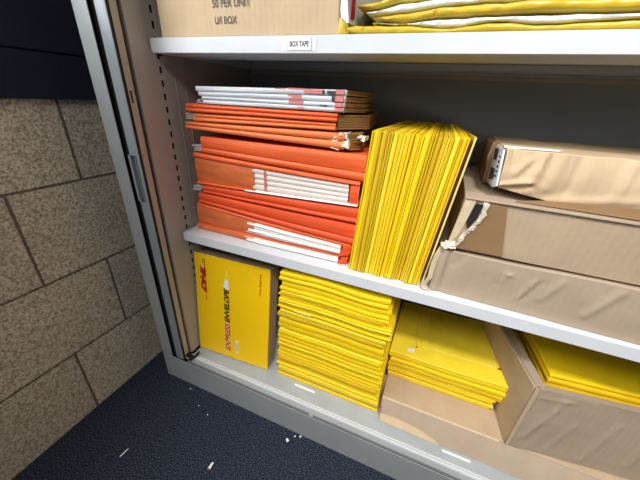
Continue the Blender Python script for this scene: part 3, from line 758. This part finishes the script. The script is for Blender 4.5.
for i, (x0, a, b_, c_, d_) in enumerate(WL):
    fo = folder(WN[i], x0, 515 + i, a, b_, c_, d_, 'wfold', 20 + i, kind='white', y0=118, bow=2)
    if i == 0: mb = MB(); mb.box(150, 174, 124, 150, 858.6, 860.6); mb.box(154, 158, 124, 150, 860.6, 864); mb.box(152, 176, 128, 150, 864, 866); mb.build('metal_clip', 'clip', fo, bevel=.6)
    yy = 118
    if i == 3: patches(fo, [(366, 392, 889, 896, 0), (396, 432, 895.5, 898, 0), (432, 470, 890, 897, 0), (470, 474, 890, 897, 1), (480, 497, 890.5, 896, 1), (498, 514, 891, 898, 0)], yy)
    elif i == 0: patches(fo, [(402, 432, 861, 865, 0), (497, 513, 861.5, 867, 0)], yy)
    elif i == 1: patches(fo, [(398, 430, 869.5, 875.5, 0), (466, 482, 870, 871, 1), (497, 513, 869.5, 876, 0)], yy)
    else: patches(fo, [(396, 426, 879, 886, 0), (490, 497, 878.5, 887, 1), (497, 514, 878.5, 887, 0)], yy)
    mb = MB()
    for q in range(2):
        z = c_ + (d_ - c_) * (.1 + .45 * q); mb.slab([(514 + i, 124, z), (540 + 3 * q, 190 + 10 * q, z - 1), (522, 345, z), (480, 345, z)], (0, 0, (d_ - c_) * .38))
    mb.build('inner_sheets', 'manila', fo)


# ------------------------------------------------------------------ brown boxes on the middle shelf
GB = 'brown boxes piled on the middle shelf'
bx = empty('cardboard_box', (738, 98, ZM), 'wide low brown box at the bottom of the three-box pile, its end flap curling', 'box', GB)
mb = MB(); mb.block([(741, 102, ZM + .3), (1300, 84, ZM + .3), (745, 420, ZM + .3), (1300, 420, ZM + .3), (742, 100, 628), (1300, 84, 634), (745, 420, 628), (1300, 420, 634)], (110, 6, 22), 2.6, .011, 17,
    push=ridges([(860, 588, 868, 606, 2.5, 4), (868, 606, 874, 605, 2, 3), (855, 580, 862, 600, -2, 4), (896, 560, 912, 606, 2.5, 4), (905, 560, 922, 606, -2, 4), (930, 570, 950, 615, 2.5, 5), (752, 530, 757, 628, 3, 4), (762, 530, 768, 628, -2.5, 6), (775, 600, 788, 624, -2, 5),
                 (1000, 560, 1030, 620, 3, 6), (1120, 540, 1135, 600, 2.5, 5)]))
mb.build('carton_body', 'card3', bx, bevel=2, smooth=50)
mb = MB()
cp = [(741, 99, 629), (736, 96, 614), (733, 95, 590), (733, 94, 560), (728, 92, 546), (724, 92, 536), (729, 92, 530), (737, 93, 529.3)]
mb.sheet(list(range(len(cp))), [0, 1], lambda i, j: (cp[i][0] + 9 * j, cp[i][1] + 4 * j, cp[i][2] + 2), lambda i, j: (cp[i][0] + 9 * j, cp[i][1] + 8 + 4 * j, cp[i][2]))
tag(mb.build('end_flap', 'cut', bx, smooth=60), 'pale curling end flap')
bx = empty('cardboard_box', (757, 88, 634), 'brown box in the middle of the three-box pile, with a torn front corner', 'box', GB)
mb = MB()
def dent(p, u, v, w):
    return p
mb.block([(757, 100, 634.5), (1300, 96, 636), (762, 420, 634.5), (1300, 420, 636), (762, 86, 740), (1300, 80, 738), (765, 420, 740), (1300, 420, 738)], (26, 8, 8), 1.6, .014, 23)
body = mb.build('carton_body', 'card', bx, bevel=1.5, smooth=40)
def fy(z, o=2.2): return 100 - 14 * (z - 634) / 106 - o
mb = MB(); mb.slab([(795, fy(738), 738), (826, fy(735), 736.5), (848, fy(640), 638), (770, fy(640), 638), (783, fy(700), 700)], (0, 1.4, 0)); tag(mb.build('brown_panel', 'tape', bx), 'darker brown bare strip')
mb = MB(); mb.slab([(762, fy(742), 742), (779, fy(742), 741), (774, fy(706), 706), (768, fy(672), 672), (756, fy(640), 640), (752, fy(640), 640), (757, fy(690), 690)], (0, 1.2, 0)); tag(mb.build('end_flap', 'cut', bx), 'pale lifted edge strip')
mb = MB(); mb.slab([(779, fy(732, 2.8), 733), (791, fy(732, 2.8), 732), (788, fy(700, 2.8), 704), (778, fy(690, 2.8), 682), (773, fy(700, 2.8), 700)], (0, 1, 0)); tag(mb.build('torn_hole', 'dark', bx), 'dark torn hole')
mb = MB(); rt = random.Random(8)
edge = [(792, 736), (794, 716), (790, 700), (787, 690), (781, 681), (776, 672), (772, 660), (768, 648), (762, 640)]
for i in range(len(edge) - 1):
    (xa, za), (xb, zb) = edge[i], edge[i + 1]
    mb.block([(xb - 2, fy(zb, 6), zb), (xb + 5 + rt.uniform(-1, 3), fy(zb, 4.5), zb), (xb - 2, fy(zb, 1), zb), (xb + 5, fy(zb, 1), zb), (xa - 2, fy(za, 6), za), (xa + 4 + rt.uniform(-1, 3), fy(za, 4.5), za), (xa - 2, fy(za, 1), za), (xa + 4, fy(za, 1), za)], (3, 2, 3), 3, .12, i)
for i in range(10):
    x = 742 + rt.uniform(0, 24); z = 634 + rt.uniform(0, 9); s_ = rt.uniform(5, 9)
    mb.block([(x, 92, z), (x + s_, 90, z), (x, 99, z), (x + s_, 99, z), (x + 1, 93, z + s_ * .7), (x + s_, 92, z + s_ * .6), (x, 99, z + s_), (x + s_, 99, z + s_)], (3, 3, 3), 3.5, .15, i + 20)
tag(mb.build('torn_ply', 'ply', bx, smooth=60), 'white ragged torn paper')
mb = MB(); mb.hexa([(760, 82, 739), (1300, 76, 737), (764, 420, 739), (1300, 420, 737), (760, 82, 742), (1300, 76, 740.5), (764, 420, 742), (1300, 420, 740.5)]); mb.build('lid', 'card3', bx, bevel=.8)

bx = empty('cardboard_box', (804, 96, 743), 'tan dented box on top of the three-box pile, white barcode label round its end', 'box', GB)
mb = MB()
R3 = ridges([(816, 800, 812, 826, -3, 3.5), (824, 788, 838, 814, 3, 4), (838, 814, 842, 824, -3, 3), (832, 786, 846, 808, -2.5, 4), (806, 766, 850, 778, 4, 4), (808, 758, 852, 770, -3, 4), (852, 790, 858, 824, 3, 4), (862, 780, 866, 824, -2.5, 5),
             (874, 770, 880, 824, 3, 6), (900, 770, 905, 824, -3, 7), (846, 780, 850, 760, 3, 5), (880, 750, 990, 768, 3, 6), (960, 770, 966, 820, 3, 6)])
def lift(p, u, v, w):
    if w < .5 and u < .25: p = p + Vector((0, 0, 17 * (1 - u / .25) * (1 - w * 2)))
    p = p + Vector((0, -5 * math.sin(w * PI), 0)) if v < .01 else p
    return R3(p, u, v, w)
mb.block([(808, 104, 743), (1290, 92, 742), (812, 330, 743), (1290, 330, 742), (801, 100, 825), (1290, 96, 826), (806, 330, 825), (1290, 330, 826)], (100, 6, 20), 3.0, .018, 31, push=lift)
mb.build('carton_body', 'card2', bx, bevel=2.5, smooth=45)
mb = MB(); mb.block([(796, 200, 745), (806, 200, 745), (798, 330, 745), (810, 330, 745), (792, 210, 822), (803, 205, 824), (794, 330, 822), (806, 330, 822)], (3, 6, 6), 6, .03, 3); mb.build('end_flap', 'tape', bx, smooth=60)
mb = MB(); mb.slab([(802, 99, 764), (799, 98, 795), (796.5, 99, 823), (800, 196, 821), (801, 225, 748), (804, 140, 752)], (3, 0, 0)); lb = mb.build('address_label', 'wpoly', bx)
mb = MB(); mb.slab([(798, 105, 825.5), (872, 101, 827.5), (880, 118, 827.5), (800, 125, 826)], (0, 0, 1.2)); mb.build('address_label', 'white', bx)
mb = MB()
mb.slab([(799.4, 132, 768), (799.2, 170, 760), (798.5, 176, 782), (798.8, 136, 786)], (.6, 0, 0)); mb.slab([(797.6, 140, 800), (798.0, 180, 796), (797.4, 184, 816), (797.0, 145, 818)], (.6, 0, 0))
for i in range(5): mb.slab([(798.6 - i * .3, 110, 776 + i * 8), (798.6 - i * .3, 122, 775 + i * 8), (798.4 - i * .3, 122, 779 + i * 8), (798.4 - i * .3, 110, 780 + i * 8)], (.6, 0, 0))
mb.build('barcode', 'greyink', lb)
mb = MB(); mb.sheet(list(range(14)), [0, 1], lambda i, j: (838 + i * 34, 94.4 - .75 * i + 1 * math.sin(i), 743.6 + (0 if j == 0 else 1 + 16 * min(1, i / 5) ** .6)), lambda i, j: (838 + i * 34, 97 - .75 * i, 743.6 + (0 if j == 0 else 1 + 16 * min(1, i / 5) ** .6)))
mb.build('lower_brown_strip', 'tape', bx, smooth=60)  # darker brown strip along the lower front, growing taller to the right

# ------------------------------------------------------------------ scraps on the carpet
def scrap(x, y, w, d, rot, lab, seed):
    mb = MB(); c, s_ = math.cos(rot), math.sin(rot)
    ring = [(-w, -d), (0, -d * .7), (w, -d), (w * .8, d), (0, d * 1.2), (-w * .9, d * .8)]
    mb.slab([(x + c * a - s_ * b_, y + s_ * a + c * b_, .4 + (.6 if i % 2 else 0)) for i, (a, b_) in enumerate(ring)], (0, 0, 1.2))
    tag(mb.build('paper_scrap', 'scrap', origin=(x, y, 0)), lab, 'scrap', 'paper scraps on the carpet')
scrap(86, -234, 1.4, 11, -.1, 'long thin pale scrap on the dark carpet nearest the block wall', 1)
scrap(318, -166, 3.2, 8, .0, 'largest white paper scrap lying alone on the carpet', 2)
scrap(472, -29, 3.6, 4.6, .9, 'white scrap in the cluster close to the cabinet plinth, largest of three', 3)
scrap(487, -11, 2, 2, .2, 'tiny white scrap in the middle of the cluster by the plinth', 4)
scrap(502, -5, 2.6, 2.4, 1.2, 'small white scrap of the cluster closest to the plinth', 5)
scrap(106, -16, 1.8, 1.6, .3, 'white speck on the carpet near the cabinet corner post', 6)
scrap(172, -50, 1.3, 1.2, .3, 'tiny speck on the carpet, midway along the dark patch', 7)
scrap(216, -62, 1.6, 1.4, .6, 'tiny pale speck on the carpet farther out than its twin', 8)

# ------------------------------------------------------------------ light
wd = bpy.data.worlds.new('room air'); scene.world = wd; wd.use_nodes = True
wd.node_tree.nodes['Background'].inputs[0].default_value = (.80, .88, 1, 1)
wd.node_tree.nodes['Background'].inputs[1].default_value = .16
def area(name, loc, target, sx, sy, power, color, spread=180):
    l = bpy.data.lights.new(name, 'AREA'); l.shape = 'RECTANGLE'; l.size = sx; l.size_y = sy; l.energy = power; l.color = color; l.spread = math.radians(spread)
    o = bpy.data.objects.new(name, l); COL.objects.link(o); o.location = loc
    o.rotation_euler = (Vector(target) - Vector(loc)).to_track_quat('-Z', 'Y').to_euler()
    return o
area('window_daylight', (-.30, -.77, 1.55), (.6, -.70, 1.25), 1.5, 1.2, 52, (.95, .98, 1))
area('ceiling_lamp', (.9, -1.9, 2.45), (.8, -.2, .3), 1.2, .5, 24, (1, .97, .93))
sl_ = bpy.data.lights.new('added_spot', 'SPOT'); sl_.energy = 175; sl_.spot_size = math.radians(44); sl_.spot_blend = .9; sl_.shadow_soft_size = .12; sl_.color = (1, .98, .95)  # unseen spot, added to brighten the lower right and leave the left dark
so = bpy.data.objects.new('added_spot', sl_); COL.objects.link(so); so.location = (1.15, -1.25, 2.45); so.rotation_euler = (Vector((.95, 0, .15)) - Vector((1.15, -1.25, 2.45))).to_track_quat('-Z', 'Y').to_euler()

# ------------------------------------------------------------------ camera
F = 289.0
X = Vector((842, 190, -289)).normalized(); Z = -Vector((-33, 585, 289)).normalized()
Z = (Z - X * X.dot(Z)).normalized(); Y = Z.cross(X)
cr = Vector((X[0], Y[0], Z[0])); cd = Vector((X[1], Y[1], Z[1])); cf = Vector((X[2], Y[2], Z[2]))
cam = bpy.data.cameras.new('camera'); co = bpy.data.objects.new('camera', cam); COL.objects.link(co)
m = Matrix.Identity(4)
for r in range(3): m[r][0], m[r][1], m[r][2] = cr[r], -cd[r], -cf[r]
m.translation = Vector((.701, -.462, .884))
co.matrix_world = m
cam.sensor_fit = 'HORIZONTAL'; cam.sensor_width = 36; cam.lens = F / 640 * 36; cam.clip_start = .02; cam.clip_end = 50
scene.camera = co

for o in bpy.data.objects:
    if '_o' in o: del o['_o']
scene.view_settings.view_transform = 'Standard'; scene.view_settings.look = 'None'
scene.view_settings.gamma = 1; scene.view_settings.exposure = .12; scene.view_settings.use_curve_mapping = False
